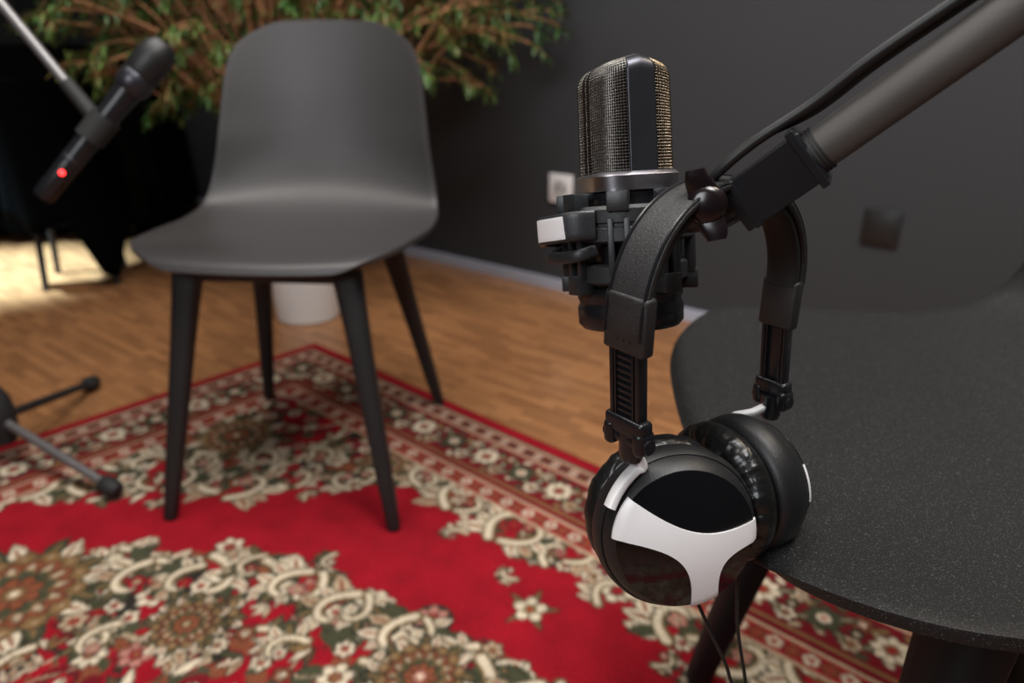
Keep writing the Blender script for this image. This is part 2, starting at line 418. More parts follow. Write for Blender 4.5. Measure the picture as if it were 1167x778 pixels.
while al < 1.34:
    put(al, 0.053, lambda x, y, w_: flower(x, y, 0.0092, 4, CREAM if i % 2 else OLIVE, RED, GOLD, 0.78, 0.3, DARK)); al += 0.022; i += 1
al = 0.118; i = 0
while al < 1.38:
    for a in (0.6, -0.6, 2.54, 3.74):
        put(al, 0.118, lambda x, y, w_: leafp(x+0.018*math.cos(rotang(a, w_)), y+0.018*math.sin(rotang(a, w_)), rotang(a, w_), 0.028, 0.0062, OLIVE if a > 0 else GOLD, CREAM2))
    put(al+0.045, 0.095, lambda x, y, w_: flower(x, y, 0.0138, 6, RUST if i % 2 else CREAM2, CREAM, RED, 0))
    put(al+0.045, 0.143, lambda x, y, w_: flower(x, y, 0.0138, 6, CREAM2 if i % 2 else CREAM, RUST, GOLD, 0.3))
    put(al+0.045, 0.119, lambda x, y, w_: flower(x, y, 0.0080, 4, OLIVE, CREAM, RED, 0.3))
    for dx_, dy_ in ((-0.012, 0.150), (0.012, 0.086), (0.018, 0.152), (-0.020, 0.088)):
        put(al+dx_, dy_, lambda x, y, w_: leafp(x, y, rotang(0.5*(1 if dx_ > 0 else -1), w_), 0.019, 0.0046, R.choice([CREAM2, CREAM, GOLD, OLIVE]), None))
    put(al, 0.118, lambda x, y, w_: flower(x, y, 0.0245, 8, CREAM if i % 2 else OLIVE, RUST if i % 2 else CREAM, RED, 0.2, 0.2))
    al += 0.090; i += 1
b_ = cv.copy(); b_[:-1] += cv[1:]; b_[:, :-1] += cv[:, 1:]; b_[:-1, :-1] += cv[1:, 1:]; b_ /= 4
q4 = b_[::2, ::2][:, :]
full_ = np.concatenate([q4, q4[::-1]], 0); full_ = np.concatenate([full_, full_[:, ::-1]], 1)
nx, ny = full_.shape[:2]
xs = np.linspace(0, RL, nx); ys = -np.linspace(0, RW, ny)
xs = np.concatenate([[0], xs, [RL]]); ys = np.concatenate([[0], ys, [-RW]])
full_ = np.pad(full_, ((1, 1), (1, 1), (0, 0)), mode='edge')
zz = np.full((nx+2, ny+2), 0.009); zz[0] = 0.0005; zz[-1] = 0.0005; zz[:, 0] = 0.0005; zz[:, -1] = 0.0005
XX, YY = np.meshgrid(xs, ys, indexing='ij')
co_ = np.stack([XX, YY, zz], -1).reshape(-1, 3)
a0, a1 = nx+2, ny+2
idx = np.arange(a0*a1).reshape(a0, a1)
fc = np.stack([idx[:-1, :-1], idx[:-1, 1:], idx[1:, 1:], idx[1:, :-1]], -1).reshape(-1, 4)
me = bpy.data.meshes.new('rug')
me.vertices.add(len(co_)); me.vertices.foreach_set('co', co_.astype(np.float32).ravel())
me.loops.add(fc.size); me.loops.foreach_set('vertex_index', fc.astype(np.int32).ravel())
me.polygons.add(len(fc)); me.polygons.foreach_set('loop_start', (np.arange(len(fc))*4).astype(np.int32)); me.polygons.foreach_set('loop_total', np.full(len(fc), 4, dtype=np.int32))
me.update(calc_edges=True); me.validate()
ca = me.color_attributes.new('pattern', 'FLOAT_COLOR', 'POINT')
cc = np.ones((len(co_), 4), dtype=np.float32); cc[:, :3] = full_.reshape(-1, 3); ca.data.foreach_set('color', cc.ravel())
me.materials.append(M_rug)
rug = bpy.data.objects.new('rug', me); COL.objects.link(rug)
if me.polygons[len(fc)//2].normal.z < 0: me.flip_normals()
ra = math.radians(-42)
rug.location = (-0.527, 1.849, 0.0); rug.rotation_euler = (0, 0, ra)
rug['label'] = 'red wool rug with cream floral medallion on the parquet floor'; rug['category'] = 'rug'
# ------------------------------------------------------------------ chair
def chair_shell(hw, lift=0.0):
    prof = bez([(-0.228, 0.430), (-0.215, 0.442), (-0.17, 0.448), (-0.08, 0.443), (0.0, 0.438), (0.06-lift, 0.438+lift*0.2), (0.12-lift, 0.449+lift*0.4), (0.168-lift, 0.480+lift*0.4), (0.200-lift, 0.530), (0.222-lift, 0.60), (0.240-lift, 0.68), (0.256-lift, 0.75), (0.264-lift, 0.785)], 120)
    prof = [V((0, a.x, a.y)) for a in prof]
    L = [0]
    for i in range(1, len(prof)): L.append(L[-1]+(prof[i]-prof[i-1]).length)
    tot = L[-1]
    def at(s):
        s = min(max(s, 0), tot)
        for i in range(1, len(L)):
            if s <= L[i]:
                t = (s-L[i-1])/(L[i]-L[i-1]); return prof[i-1].lerp(prof[i], t)
        return prof[-1]
    hw = hw[:-1]+[(tot, hw[-1][1])]
    RF, RB = 0.090, 0.080
    def w(s):
        base = hw[-1][1]
        for i in range(1, len(hw)):
            if s <= hw[i][0]:
                t = (s-hw[i-1][0])/(hw[i][0]-hw[i-1][0]); base = hw[i-1][1]*(1-t)+hw[i][1]*t; break
        for d, r in ((s, RF), (tot-s, RB)):
            if d < r: base -= r-math.sqrt(max(0, r*r-(r-d)**2))
        return base
    ss = []
    for i in range(16): ss.append(RF*(1-math.cos(math.pi/2*i/16)))
    for i in range(45): ss.append(RF+(tot-RF-RB)*i/44)
    for i in range(1, 17): ss.append(tot-RB+RB*math.sin(math.pi/2*i/16))
    ws = [w(s) for s in ss]
    for _ in range(4):
        w2 = ws[:]
        for i in range(12, len(ws)-12): w2[i] = (ws[i-1]+ws[i]*2+ws[i+1])/4
        ws = w2
    NU = 36; vs = []; fs = []
    for s, ww in zip(ss, ws):
        c = at(s)
        bk = min(1, max(0, (s-0.28+lift)/0.26)); bk = bk*bk*(3-2*bk)
        for j in range(NU+1):
            u = -1+2*j/NU
            x = ww*u; X = abs(x)/0.2; a = X**2.2
            y = c.y - bk*0.052*a
            z = c.z + (1-bk)*0.008*a
            if s < 0.12: y += 0.020*X**2*(1-s/0.12)**2; z -= 0.004*X**2*(1-s/0.12)**2
            e_ = tot-s
            if e_ < 0.15: z -= 0.012*X**2*(1-e_/0.15)**2
            vs.append((x, y, z))
    n = NU+1
    for i in range(len(ss)-1):
        for j in range(NU): fs.append([i*n+j, i*n+j+1, (i+1)*n+j+1, (i+1)*n+j])
    g = Geo(); g.add(vs, fs); return g
def make_chair(label, loc, rz, sh_mat, leg_mat, back=0.0, scl=1.0, fat=1.0, hw=None, lift=0.0):
    root = thing('dining_chair', label, 'chair', loc, math.radians(rz))
    hw = hw or [(0, 0.202), (0.08, 0.216), (0.2, 0.230), (0.32, 0.230), (0.42, 0.218), (0.50, 0.204), (0.6, 0.192), (0.7, 0.176), (1, 0.160)]
    gs = chair_shell(hw, lift); gs.xf(Matrix.Scale(scl, 4))
    sh = finish('seat_shell', gs, sh_mat, root, 180)
    md = sh.modifiers.new('thick', 'SOLIDIFY'); md.thickness = 0.008; md.offset = 0
    md2 = sh.modifiers.new('bev', 'BEVEL'); md2.width = 0.0028; md2.segments = 3; md2.limit_method = 'ANGLE'; md2.angle_limit = math.radians(50)
    tops = {(-1, -1): (-0.122, -0.165), (1, -1): (0.130, -0.165), (-1, 1): (-0.125, 0.125), (1, 1): (0.12, 0.125)}
    feet = {(-1, -1): (-0.190, -0.232), (1, -1): (0.194, -0.232), (-1, 1): (-0.198, 0.228), (1, 1): (0.192, 0.228)}
    for kx in tops:
        bk_ = back if kx[1] < 0 else 0.0
        a = V((tops[kx][0], tops[kx][1]+bk_, 0.421)); b = V((feet[kx][0], feet[kx][1]+bk_, 0.0))
        path = [a.lerp(b, t) for t in (0, 0.12, 0.3, 0.55, 0.8, 0.985, 1.0)]
        sz = [(0.048, 0.032), (0.042, 0.030), (0.036, 0.028), (0.031, 0.026), (0.027, 0.023), (0.022, 0.020), (0.019, 0.018)]
        g = sweep(path, [rr(q_[0]*fat, q_[1]*fat, 20, 3.2) for q_ in sz], (1, 0, 0)).xf(Matrix.Scale(scl, 4))
        finish('leg', g, leg_mat, root)
    g = Geo()
    zc = 0.420; yf = -0.165+back
    def bar(p1, p2, w_, h_):
        g.join(sweep([V(p1), V(p2)], rr(w_, h_, 16, 4), (0, 0, 1)))
    bar((-0.13, yf, zc-0.006), (0.13, yf, zc-0.006), 0.024, 0.022)
    bar((-0.125, 0.125, zc-0.006), (0.125, 0.125, zc-0.006), 0.024, 0.022)
    bar((-0.122, yf, zc-0.004), (-0.12, 0.125, zc-0.004), 0.024, 0.024)
    bar((0.122, yf, zc-0.004), (0.12, 0.125, zc-0.004), 0.024, 0.024)
    g.join(box(0.2, 0.20, 0.014, T(0, -0.01, 0.425), 0.003))
    g.xf(Matrix.Scale(scl, 4))
    finish('underframe', g, leg_mat, root)
    root['group'] = 'moulded shell chairs around the rug'
    return root
ch1 = make_chair('dark grey moulded shell chair with tapered legs on the rug', (-0.370, 1.275, 0.0095), -4.5, M_chair, M_leg)
ch2 = make_chair('dark speckled plastic shell chair beside the microphone stand', (0.382, 0.508, 0.0095), -92, M_chair2, M_leg2, 0.085, 1.06, 1.30,
                 [(0, 0.208), (0.08, 0.222), (0.2, 0.234), (0.32, 0.234), (0.42, 0.226), (0.50, 0.216), (0.6, 0.201), (0.7, 0.186), (1, 0.168)], 0.010)
# ------------------------------------------------------------------ plant
PP = V((-0.605, 2.09, 0))
pl = thing('potted_plant', 'bushy leafy plant with tan stems in a white pot', 'plant', PP)
finish('pot', lathe([(0, 0), (0.085, 0), (0.09, 0.004), (0.104, 0.18), (0.105, 0.19), (0.099, 0.19), (0.096, 0.165), (0, 0.165)], 56), M_pot, pl, label='round white ceramic pot')
finish('soil', lathe([(0, 0.170), (0.05, 0.172), (0.0955, 0.166)], 32), M_soil, pl)
gt = Geo(); gl = Geo()
for i in range(5):
    a = i*1.3; gt.join(tube(bez([(0.02*math.cos(a), 0.02*math.sin(a), 0.16), (0.04*math.cos(a), 0.03*math.sin(a), 0.35), (0.10*math.cos(a), 0.06*math.sin(a)+0.04, 0.58)], 10), [0.010-0.0005*j for j in range(11)], 8))
def leaf(p0, d, up, L, W):
    d = d.normalized(); s_ = d.cross(up).normalized(); u = s_.cross(d)
    vs = [p0, p0+d*L*0.3+s_*W+u*0.1*L, p0+d*L*0.35, p0+d*L*0.3-s_*W+u*0.1*L, p0+d*L*0.7+s_*W*0.8-u*0.02*L, p0+d*L*0.72-u*0.05*L, p0+d*L*0.7-s_*W*0.8-u*0.02*L, p0+d*L-u*0.15*L]
    gl.add(vs, [[0, 1, 2], [0, 2, 3], [1, 4, 5, 2], [2, 5, 6, 3], [4, 7, 5], [5, 7, 6]])
for i in range(520):
    while True:
        e = V((random.uniform(-1, 1), random.uniform(-1, 1), random.uniform(-1, 1)))
        if 0.25 < e.length < 1: break
    end = V((0.0+e.x*0.76, 0.10+e.y*0.33, 0.95+e.z*0.42))
    if e.x > 0.4 and end.z < 0.62: end.z += 0.08
    def lim(P):
        w_ = P+PP; dn = w_.dot(Nn)-(WO-0.06)
        return P-Nn*dn if dn > 0 else P
    end = lim(end)
    st = V((random.uniform(-0.08, 0.08), 0.04+random.uniform(-0.05, 0.05), random.uniform(0.5, 0.62)))
    if e.length > 0.5: st = st.lerp(end, random.uniform(0.3, 0.6))
    mid = st.lerp(end, 0.55)+V((0, 0, random.uniform(0.02, 0.09)))
    path = [lim(x) for x in bez([st, mid, end, end+(end-mid)*0.35+V((0, 0, -0.03))], 16)]
    gt.join(tube(path, [0.0040-0.00015*j for j in range(len(path))], 5))
    dens = 3
    for j in range(2, len(path)):
        for _ in range(dens):
            d = V((random.uniform(-1, 1), random.uniform(-1, 1), random.uniform(-0.9, 0.7)))+(path[j]-path[j-1]).normalized()*0.8
            leaf(path[j], d, V((0.1, 0.1, 1)), random.uniform(0.022, 0.05), random.uniform(0.0024, 0.0046))
finish('stem', gt, M_bark, pl, label='tan branching stems')
fo_ = finish('foliage', gl, M_leaf, pl, 80, weld=1e-9); fo_['kind'] = 'stuff'
# ------------------------------------------------------------------ covered table
tb = thing('covered_table', 'table draped in black cloth nearly reaching the floor', 'table', (-2.12, 3.20, 0), math.radians(10))
for sx in (-0.5, 0.5):
    for sy in (-0.2, 0.2):
        finish('table_leg', tube([(sx, sy, 0), (sx, sy, 0.72)], 0.014, 12), M_leg, tb)
HX, HY = 0.64, 0.28
finish('table_top', box(HX*2-0.03, HY*2-0.03, 0.02, T(0, 0, 0.73), 0.004), M_leg, tb)
g = Geo(); seg = 260; rows = 12; vs = []
def outl(t):
    per = [(-HX, -HY), (HX, -HY), (HX, HY), (-HX, HY)]
    ls = [2*HX, 2*HY, 2*HX, 2*HY]; s = t*sum(ls)
    for i in range(4):
        if s <= ls[i]:
            a = V((*per[i], 0)); b = V((*per[(i+1) % 4], 0)); return a.lerp(b, s/ls[i])
        s -= ls[i]
    return V((*per[0], 0))
for r in range(rows+1):
    for j in range(seg):
        P = outl(j/seg); f_ = r/rows
        dirv = V((P.x/HX, P.y/HY, 0))
        wv = 0.016*math.sin(j*0.9)*f_+0.010*math.sin(j*0.37)*f_
        hem = 0.05+0.015*math.sin(j*0.31)
        vs.append(V((P.x+dirv.x*wv+0.02*f_*dirv.x, P.y+dirv.y*wv+0.02*f_*dirv.y, 0.745*(1-f_)+hem*f_)))
fs = []
for r in range(rows):
    for j in range(seg): fs.append([r*seg+j, r*seg+(j+1) % seg, (r+1)*seg+(j+1) % seg, (r+1)*seg+j])
fs.append(list(range(seg))); g.add(vs, fs)
finish('tablecloth', g, M_cloth, tb, 60, label='black cloth')
sl0 = thing('stool', 'black stool with thin legs and a black cloth hanging over it', 'stool', (-1.46, 2.46, 0), math.radians(20))
for a in (45, 135, 225, 315):
    c_, s_ = math.cos(math.radians(a)), math.sin(math.radians(a))
    finish('leg', tube([(0.15*c_, 0.15*s_, 0), (0.10*c_, 0.10*s_, 0.60)], [0.010, 0.012], 12), M_leg, sl0)
finish('seat', lathe([(0, 0.60), (0.15, 0.60), (0.165, 0.61), (0.168, 0.625), (0.155, 0.64), (0, 0.645)], 40), M_cloth, sl0)
g = Geo(); vs = []; fs = []; rows = 14; seg = 60
for r in range(rows+1):
    f_ = r/rows
    for j in range(seg+1):
        t = j/seg; a = math.radians(-175+230*t)
        rad = 0.172+0.008*f_*math.sin(j*0.5)+0.01*f_
        low = 0.22-0.17*max(0, min(1, 1.4-abs(t-0.52)/0.10))+0.02*math.sin(t*19)
        vs.append((rad*math.cos(a), rad*math.sin(a), 0.648*(1-f_)+low*f_))
for r in range(rows):
    for j in range(seg): fs.append([r*(seg+1)+j, r*(seg+1)+j+1, (r+1)*(seg+1)+j+1, (r+1)*(seg+1)+j])
top0 = len(vs); vs.append((0, 0, 0.65))
for j in range(seg): fs.append([j, j+1, top0])
g.add(vs, fs); oc = finish('hanging_cloth', g, M_cloth, sl0, 60)
md = oc.modifiers.new('s', 'SOLIDIFY'); md.thickness = 0.003
# ------------------------------------------------------------------ stage mic stand (far)
st = thing('microphone_stand', 'grey tripod boom microphone stand at the edge of the rug', 'microphone stand', (-0.968, 1.25, 0.0))
HB = V((0, 0, 0.10))
for fx, fy, fz in ((-0.70+0.968, 1.12-1.25, 0.027), (-0.98+0.968, 1.584-1.25, 0.0175), (-0.28, -0.2, 0.0175)):
    f = V((fx, fy, fz)); finish('leg', tube([HB, HB.lerp(f, 0.97)], 0.0085, 12), M_alu if fy < 0.2 else M_rubber, st)
    finish('rubber_foot', tube([HB.lerp(f, 0.90), HB.lerp(f, 0.93), HB.lerp(f, 1.0), HB.lerp(f, 1.03)], [0.011, 0.0165, 0.0165, 0.012], 14), M_rubber, st)
finish('hub', lathe([(0, 0.05), (0.02, 0.05), (0.028, 0.07), (0.03, 0.11), (0.026, 0.14), (0.016, 0.16), (0, 0.16)], 24), M_rubber, st)
finish('pole', tube([(0, 0, 0.1), (0, 0, 1.10)], 0.011, 16), M_alu, st)
bt = V((0, 0, 1.10)); cl = V((-0.592+0.968, 1.090-1.25, 0.668)); dr = (cl-bt).normalized()
finish('boom', tube([bt-dr*0.25, cl-dr*0.01], 0.0075, 14), M_alu, st)
finish('boom_joint', box(0.05, 0.035, 0.05, T(0, 0, 1.10), 0.008), M_rubber, st)
tl = V((-0.6615, 1.0495, 0.5545)); hd = V((-0.486, 1.132, 0.757)); ax = (hd-tl).normalized()
finish('boom_end', tube([cl-dr*0.05, cl+dr*0.012], [0.010, 0.011], 14), M_rubber, st)
mc = thing('handheld_microphone', 'black handheld wireless microphone with a red light', 'microphone', tl)
Lm = (hd-tl).length
Mz = frz((0, 0, 0), ax, (1, 0, 0)) @ Matrix.Diagonal((0.86, 0.86, Lm/0.262, 1))
finish('body', lathe([(0, 0), (0.014, 0), (0.0165, 0.004), (0.017, 0.05), (0.0185, 0.10), (0.019, 0.15), (0.022, 0.182), (0, 0.182)], 32).xf(Mz), M_black, mc)
finish('grille', lathe([(0.0255, 0.205), (0.0285, 0.21), (0.0290, 0.235), (0.0265, 0.250), (0.018, 0.259), (0, 0.262)], 32).xf(Mz), M_matte, mc)
finish('grille_ring', lathe([(0.0, 0.18), (0.0225, 0.18), (0.0275, 0.186), (0.0285, 0.196), (0.0275, 0.203), (0.0255, 0.206), (0, 0.206)], 32).xf(Mz), M_frame, mc)
vd = (V((0, 0, 0.76))-tl).normalized(); vd = (vd-ax*vd.dot(ax)).normalized()
finish('indicator_light', lathe([(0, 0.0025), (0.003, 0.002), (0.0038, 0), (0.0038, -0.004)], 16).xf(frz(ax*0.047+vd*0.0144, vd, ax)), M_led, mc)
finish('silver_ring', lathe([(0.0172, 0.062), (0.0182, 0.064), (0.0182, 0.066), (0.0174, 0.067)], 32).xf(Mz), M_frame, mc)
finish('clip', tube([ax*0.105, ax*0.145], [0.0200, 0.0212], 20), M_rubber, mc)
# ------------------------------------------------------------------ boom arm (near)
A = V((0.1414, 0.362, 0.7087)); B = V((0.2068, 0.3338, 0.7719)); ad = (B-A).normalized()
C = V((0.1153, 0.3737, 0.6838)); END = A+ad*0.66
bs = thing('boom_arm_stand', 'dark grey boom stand carrying the studio microphone', 'microphone stand', (END.x, END.y, 0))
R0 = V((END.x, END.y, 0))
def rel(g): return g.xf(Matrix.Translation(-R0))
finish('boom', rel(tube([A-ad*0.002, END+ad*0.12], 0.0104, 32)), M_tube, bs)
finish('pole', rel(tube([(END.x, END.y, 0.10), (END.x, END.y, END.z)], 0.0125, 20)), M_tube, bs)
finish('pole_joint', rel(box(0.05, 0.04, 0.06, T(*END), 0.008)), M_black, bs)
for a in (-20, -120, 160):
    f = V((END.x+0.30*math.cos(math.radians(a)), END.y+0.30*math.sin(math.radians(a)), 0.02)); h_ = V((END.x, END.y, 0.13))
    finish('leg', rel(tube([h_, f], 0.009, 12)), M_rubber, bs)
MB = fr((A+C)/2, ad, (0, 0, 1))
Lb = (A-C).length+0.006
g = box(Lb, 0.0215, 0.0255, MB, 0.0006, 1)
g.join(box(0.004, 0.027, 0.031, MB @ T(Lb/2-0.003, 0, 0), 0.0004, 1))
g.join(box(0.0035, 0.0232, 0.0272, MB @ T(-Lb/2+0.006, 0, 0), 0.0004, 1))
finish('swivel_block', rel(g), M_black, bs, 20)
g = Geo()
for i in range(3): g.join(tube([A+ad*(0.002+i*0.0020), A+ad*(0.0032+i*0.0020)], [0.0114, 0.0114], 32))
finish('collar', rel(g), M_rubber, bs)
K = V((0.0930, 0.3555, 0.6870))
kd = V((-0.25, -0.93, 0.15)).normalized()
MK = frz(K, kd, (-0.25, 0.1, 0.96))
g = lathe([(0, 0.0080), (0.006, 0.0078), (0.0088, 0.0062), (0.0100, 0.002), (0.0100, -0.006), (0.0070, -0.010), (0, -0.010)], 40)
for sg in (-1, 1):
    g.join(sweep(bez([(sg*0.004, 0, 0.001), (sg*0.009, sg*0.001, 0.0025), (sg*0.0135, sg*0.002, 0.0035), (sg*0.0175, sg*0.002, 0.0040)], 18), [rr(0.0140-0.0001*i*i*0.16, 0.0085-0.0001*i, 18, 3.4) for i in range(19)], (0, 1, 0)))
g.xf(MK)
finish('wing_knob', rel(g), M_knob, bs, 60)
MT = V((0.077, 0.418, 0.664))
finish('swivel_shaft', rel(tube([C+ad*0.006, C-ad*0.012+V((0, 0.006, 0)), MT], [0.008, 0.0085, 0.007], 20)), M_black, bs)
def cab(off, s0, r):
    c1 = bez([V((0.089, 0.395, 0.672))+s0, V((0.099, 0.374, 0.696))+s0, V((0.115, 0.367, 0.714))+s0, A+ad*0.008+off*1.0, A+ad*0.04+off*1.02, A+ad*0.09+off*0.88, A+ad*0.16+off*0.74, A+ad*0.3+off*0.66, A+ad*0.66+off*0.66], 120)
    return rel(tube(c1, r, 14))
finish('cable', cab(V((-0.009, 0.0, 0.0185)), V((0, 0, 0)), 0.0027), M_cable, bs)
finish('cable', cab(V((-0.005, 0.004, 0.0160)), V((0.002, 0.004, 0.001)), 0.0023), M_cable, bs)
# ------------------------------------------------------------------ studio mic
mb = V((0.0725, 0.4265, 0.601)); mt = V((0.063, 0.459, 0.7486)); mz = (mt-mb).normalized()
cam0 = V((0, 0, 0.76)); vc = (cam0-(mb+mt)/2)
vx = Matrix.Rotation(math.radians(24), 3, 'Z') @ vc
Mm = frz(mb, mz, vx)
sm = thing('studio_microphone', 'large condenser microphone with bronze mesh grille in a shock mount', 'microphone', mb, Mm.to_3x3())
LM = (mt-mb).length
def sup(a, rx=0.0258, ry=0.0232, p=3.8):
    c, s_ = math.cos(a), math.sin(a)
    return rx*math.copysign(abs(c)**(2/p), c), ry*math.copysign(abs(s_)**(2/p), s_)
def shell(prof, seg=72, cap=True, a0=0, a1=2*math.pi, add=0.0, wedge=0.0):
    vs = []; fs = []; full = abs(a1-a0-2*math.pi) < 1e-6; n = seg if full else seg+1
    for (s_, z) in prof:
        for j in range(n):
            a = a0+(a1-a0)*j/seg; x, y = sup(a); L_ = math.hypot(x, y); m_ = (s_*L_+add)/L_
            zz_ = z-wedge*max(0, (z-0.11)/0.04)*abs(y*m_)/0.0245
            vs.append((x*m_, y*m_, zz_))
    for i in range(len(prof)-1):
        for j in range(seg):
            fs.append([i*n+j, i*n+(j+1) % n, (i+1)*n+(j+1) % n, (i+1)*n+j])
    if cap and full: fs += [list(range(n))[::-1], [(len(prof)-1)*n+j for j in range(n)]]
    g = Geo(); g.add(vs, fs); return g
zc0, zc1 = 0.084, LM
def gp(n):
    out = []; h_ = zc1-zc0; rt = 0.0085
    for i in range(n+1):
        t = i/n
        if t < 0.82: z = zc0+(h_-rt)*t/0.82; s_ = 1.0-0.03*t
        else:
            a = (t-0.82)/0.18*math.pi/2*0.95; z = zc1-rt+rt*math.sin(a)*1.0; s_ = 0.975-0.30*(1-math.cos(a))
        out.append((s_, z))
    return out
WD = 0.006
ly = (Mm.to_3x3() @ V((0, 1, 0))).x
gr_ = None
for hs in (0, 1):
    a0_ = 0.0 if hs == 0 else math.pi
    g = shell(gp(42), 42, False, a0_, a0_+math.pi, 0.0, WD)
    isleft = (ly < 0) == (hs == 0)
    ob = finish('grille', g, M_wire if isleft else M_wirelit, sm, label='bronze wire mesh grille' if isleft else 'bronze wire mesh grille, warm light painted into its colour')
    w = ob.modifiers.new('wire', 'WIREFRAME'); w.thickness = 0.00085; w.use_replace = True; w.use_even_offset = False; w.use_boundary = True
    if gr_ is None: gr_ = ob
finish('capsule_core', shell([(s_*0.93, z-0.0008) for s_, z in gp(20)], 60, wedge=WD), M_core, gr_)
for c0 in (0.0, math.pi):
    g = shell(gp(40), 10, False, c0-0.13, c0+0.13, 0.0014, wedge=WD)
    ob = finish('frame_band', g, M_frame, gr_); md = ob.modifiers.new('s', 'SOLIDIFY'); md.thickness = 0.0018; md.offset = -1
top = shell([(0.70, zc1-0.0018), (0.70, zc1+0.0002), (0.62, zc1+0.0010), (0.1, zc1+0.0012)], 60, wedge=WD); finish('top_cap', top, M_frame, gr_)
finish('collar', shell([(0.98, 0.077), (1.12, 0.078), (1.14, 0.086), (1.05, 0.0882), (0.95, 0.0885)]), M_silver, sm, label='silver metal collar')
finish('body', shell([(0.90, 0.004), (0.95, 0.006), (1.02, 0.03), (1.04, 0.077)]), M_black, sm)
g = lathe([(0.024, -0.002), (0.029, -0.002), (0.0315, 0.001), (0.0318, 0.010), (0.0305, 0.0125), (0.0305, 0.0145), (0.0315, 0.016), (0.0315, 0.020), (0.029, 0.022), (0.024, 0.022), (0.024, -0.002)], 64)
finish('lower_ring', g, M_black, sm)
mr = finish('shock_mount', lathe([(0.031, 0.050), (0.036, 0.049), (0.0385, 0.0505), (0.0385, 0.0575), (0.0375, 0.0585), (0.0375, 0.0600), (0.0385, 0.061), (0.0385, 0.068), (0.036, 0.070), (0.031, 0.069), (0.031, 0.050)], 72), M_mount, sm)
finish('mount_ring', lathe([(0.030, 0.026), (0.0335, 0.0255), (0.0355, 0.027), (0.0355, 0.036), (0.0335, 0.0375), (0.030, 0.037), (0.030, 0.026)], 72), M_mount, mr)
for i in range(8):
    a = i*math.pi/4+0.25
    Mx = Matrix.Rotation(a, 4, 'Z')
    g = box(0.010, 0.012, 0.011, Mx @ T(0.0362, 0, 0.0722), 0.0008)
    g.join(box(0.006, 0.0035, 0.034, Mx @ T(0.0362, 0.0045, 0.046), 0.0006))
    g.join(box(0.006, 0.0035, 0.034, Mx @ T(0.0362, -0.0045, 0.046), 0.0006))
    g.join(box(0.010, 0.012, 0.011, Mx @ T(0.0354, 0, 0.0255), 0.0008))
    g.join(box(0.010, 0.005, 0.004, Mx @ T(0.0305, 0.002, 0.0755), 0.0008))
    finish('suspension_clip', g, M_mount, mr)
iM = Mm.inverted()
left = (iM.to_3x3() @ V((-1, -0.25, 0))); left.z = 0; left.normalize(); tan = V((-left.y, left.x, 0))
def lp(r, t, z): return left*r+tan*t+V((0, 0, z))
pth = bez([lp(0.030, 0.026, 0.060), lp(0.040, 0.0235, 0.060), lp(0.0475, 0.016, 0.059), lp(0.052, 0.004, 0.058), lp(0.052, -0.006, 0.057), lp(0.0475, -0.017, 0.056), lp(0.038, -0.0235, 0.055), lp(0.030, -0.026, 0.055)], 56)
g = sweep(pth, rr(0.016, 0.0040, 16, 5), (0, 0, 1))
pth2 = bez([lp(0.028, 0.022, 0.046), lp(0.040, 0.020, 0.043), lp(0.049, 0, 0.042), lp(0.040, -0.020, 0.043), lp(0.028, -0.022, 0.046)], 40)
g.join(sweep(pth2, rr(0.007, 0.004, 12, 3), (0, 0, 1)))
finish('bracket_loop', g, M_mount, mr)
tl_ = (iM.to_3x3() @ (cam0-mb)); tl_.z = 0
sgn = 1 if tan.dot(tl_) > 0 else -1
pp = [x for x in pth if (x.dot(tan))*sgn > -0.002 and x.dot(left) > 0.045]
outp = []
for x in pp:
    nrm = (V((x.x, x.y, 0))-left*0.030).normalized(); outp.append(x+nrm*0.0024)
finish('label_plate', sweep(outp, rr(0.0128, 0.0008, 12, 6), (0, 0, 1)), M_white, mr, label='white plate')
# ------------------------------------------------------------------ headphones
a_h = math.atan2(0.633, 0.777)
O = V((0.1085, 0.380, 0.565))
Rh = Matrix.Rotation(a_h, 3, 'Z') @ Matrix.Rotation(math.radians(0.3), 3, 'Y')
hp = thing('headphones', 'black and white over-ear headphones hanging from the boom arm', 'headphones', O, Rh)
Ri = Rh.inverted()
def loc(P): return Ri @ (V(P)-O)
X0 = 0.067; zt = 0.1285; ZB = {-1: 0.0560, 1: 0.038}; SL = 0.046
arc = []
N_ = 60
for i in range(N_+1):
    a = math.pi*(1-i/N_); ca, sa = math.cos(a), math.sin(a)
    x = (X0+0.003)*math.copysign(abs(ca)**0.9, ca); z = 0.062+(zt-0.062)*abs(sa)**0.92
    arc.append(V((x-0.006*abs(sa)**2, 0, z)))
full = [V((-X0, 0, ZB[-1]))]+arc+[V((X0, 0, ZB[1]))]
n = len(full)
def wv(i):
    t = (i/(n-1)-0.5)*2; return 0.0225+0.0030*abs(t) if t < 0 else 0.0225-0.0005*t
hb = finish('headband', sweep(full, [rr(wv(i), 0.0042, 20, 6) for i in range(n)], (0, 1, 0)), M_bandgrey, hp)
inn = [V((v.x*0.93, 0, 0.062+(v.z-0.062)*0.93 if v.z > 0.062 else v.z)) for v in full][1:-1]
finish('headband_padding', sweep(inn, [rr(0.0200, 0.0080, 20, 3)]*len(inn), (0, 1, 0)), M_rubber, hb)
rim = Geo()
for sy in (-1, 1):
    rim.join(tube([V((v.x*1.004, sy*(wv(i)/2-0.0012), v.z+0.0004 if i > 8 else v.z)) + V((v.x, 0, v.z-0.062 if v.z > 0.062 else 0)).normalized()*0.0018 for i, v in enumerate(full)][1:-1], 0.0009, 8))
finish('headband_piping', rim, M_black, hb)
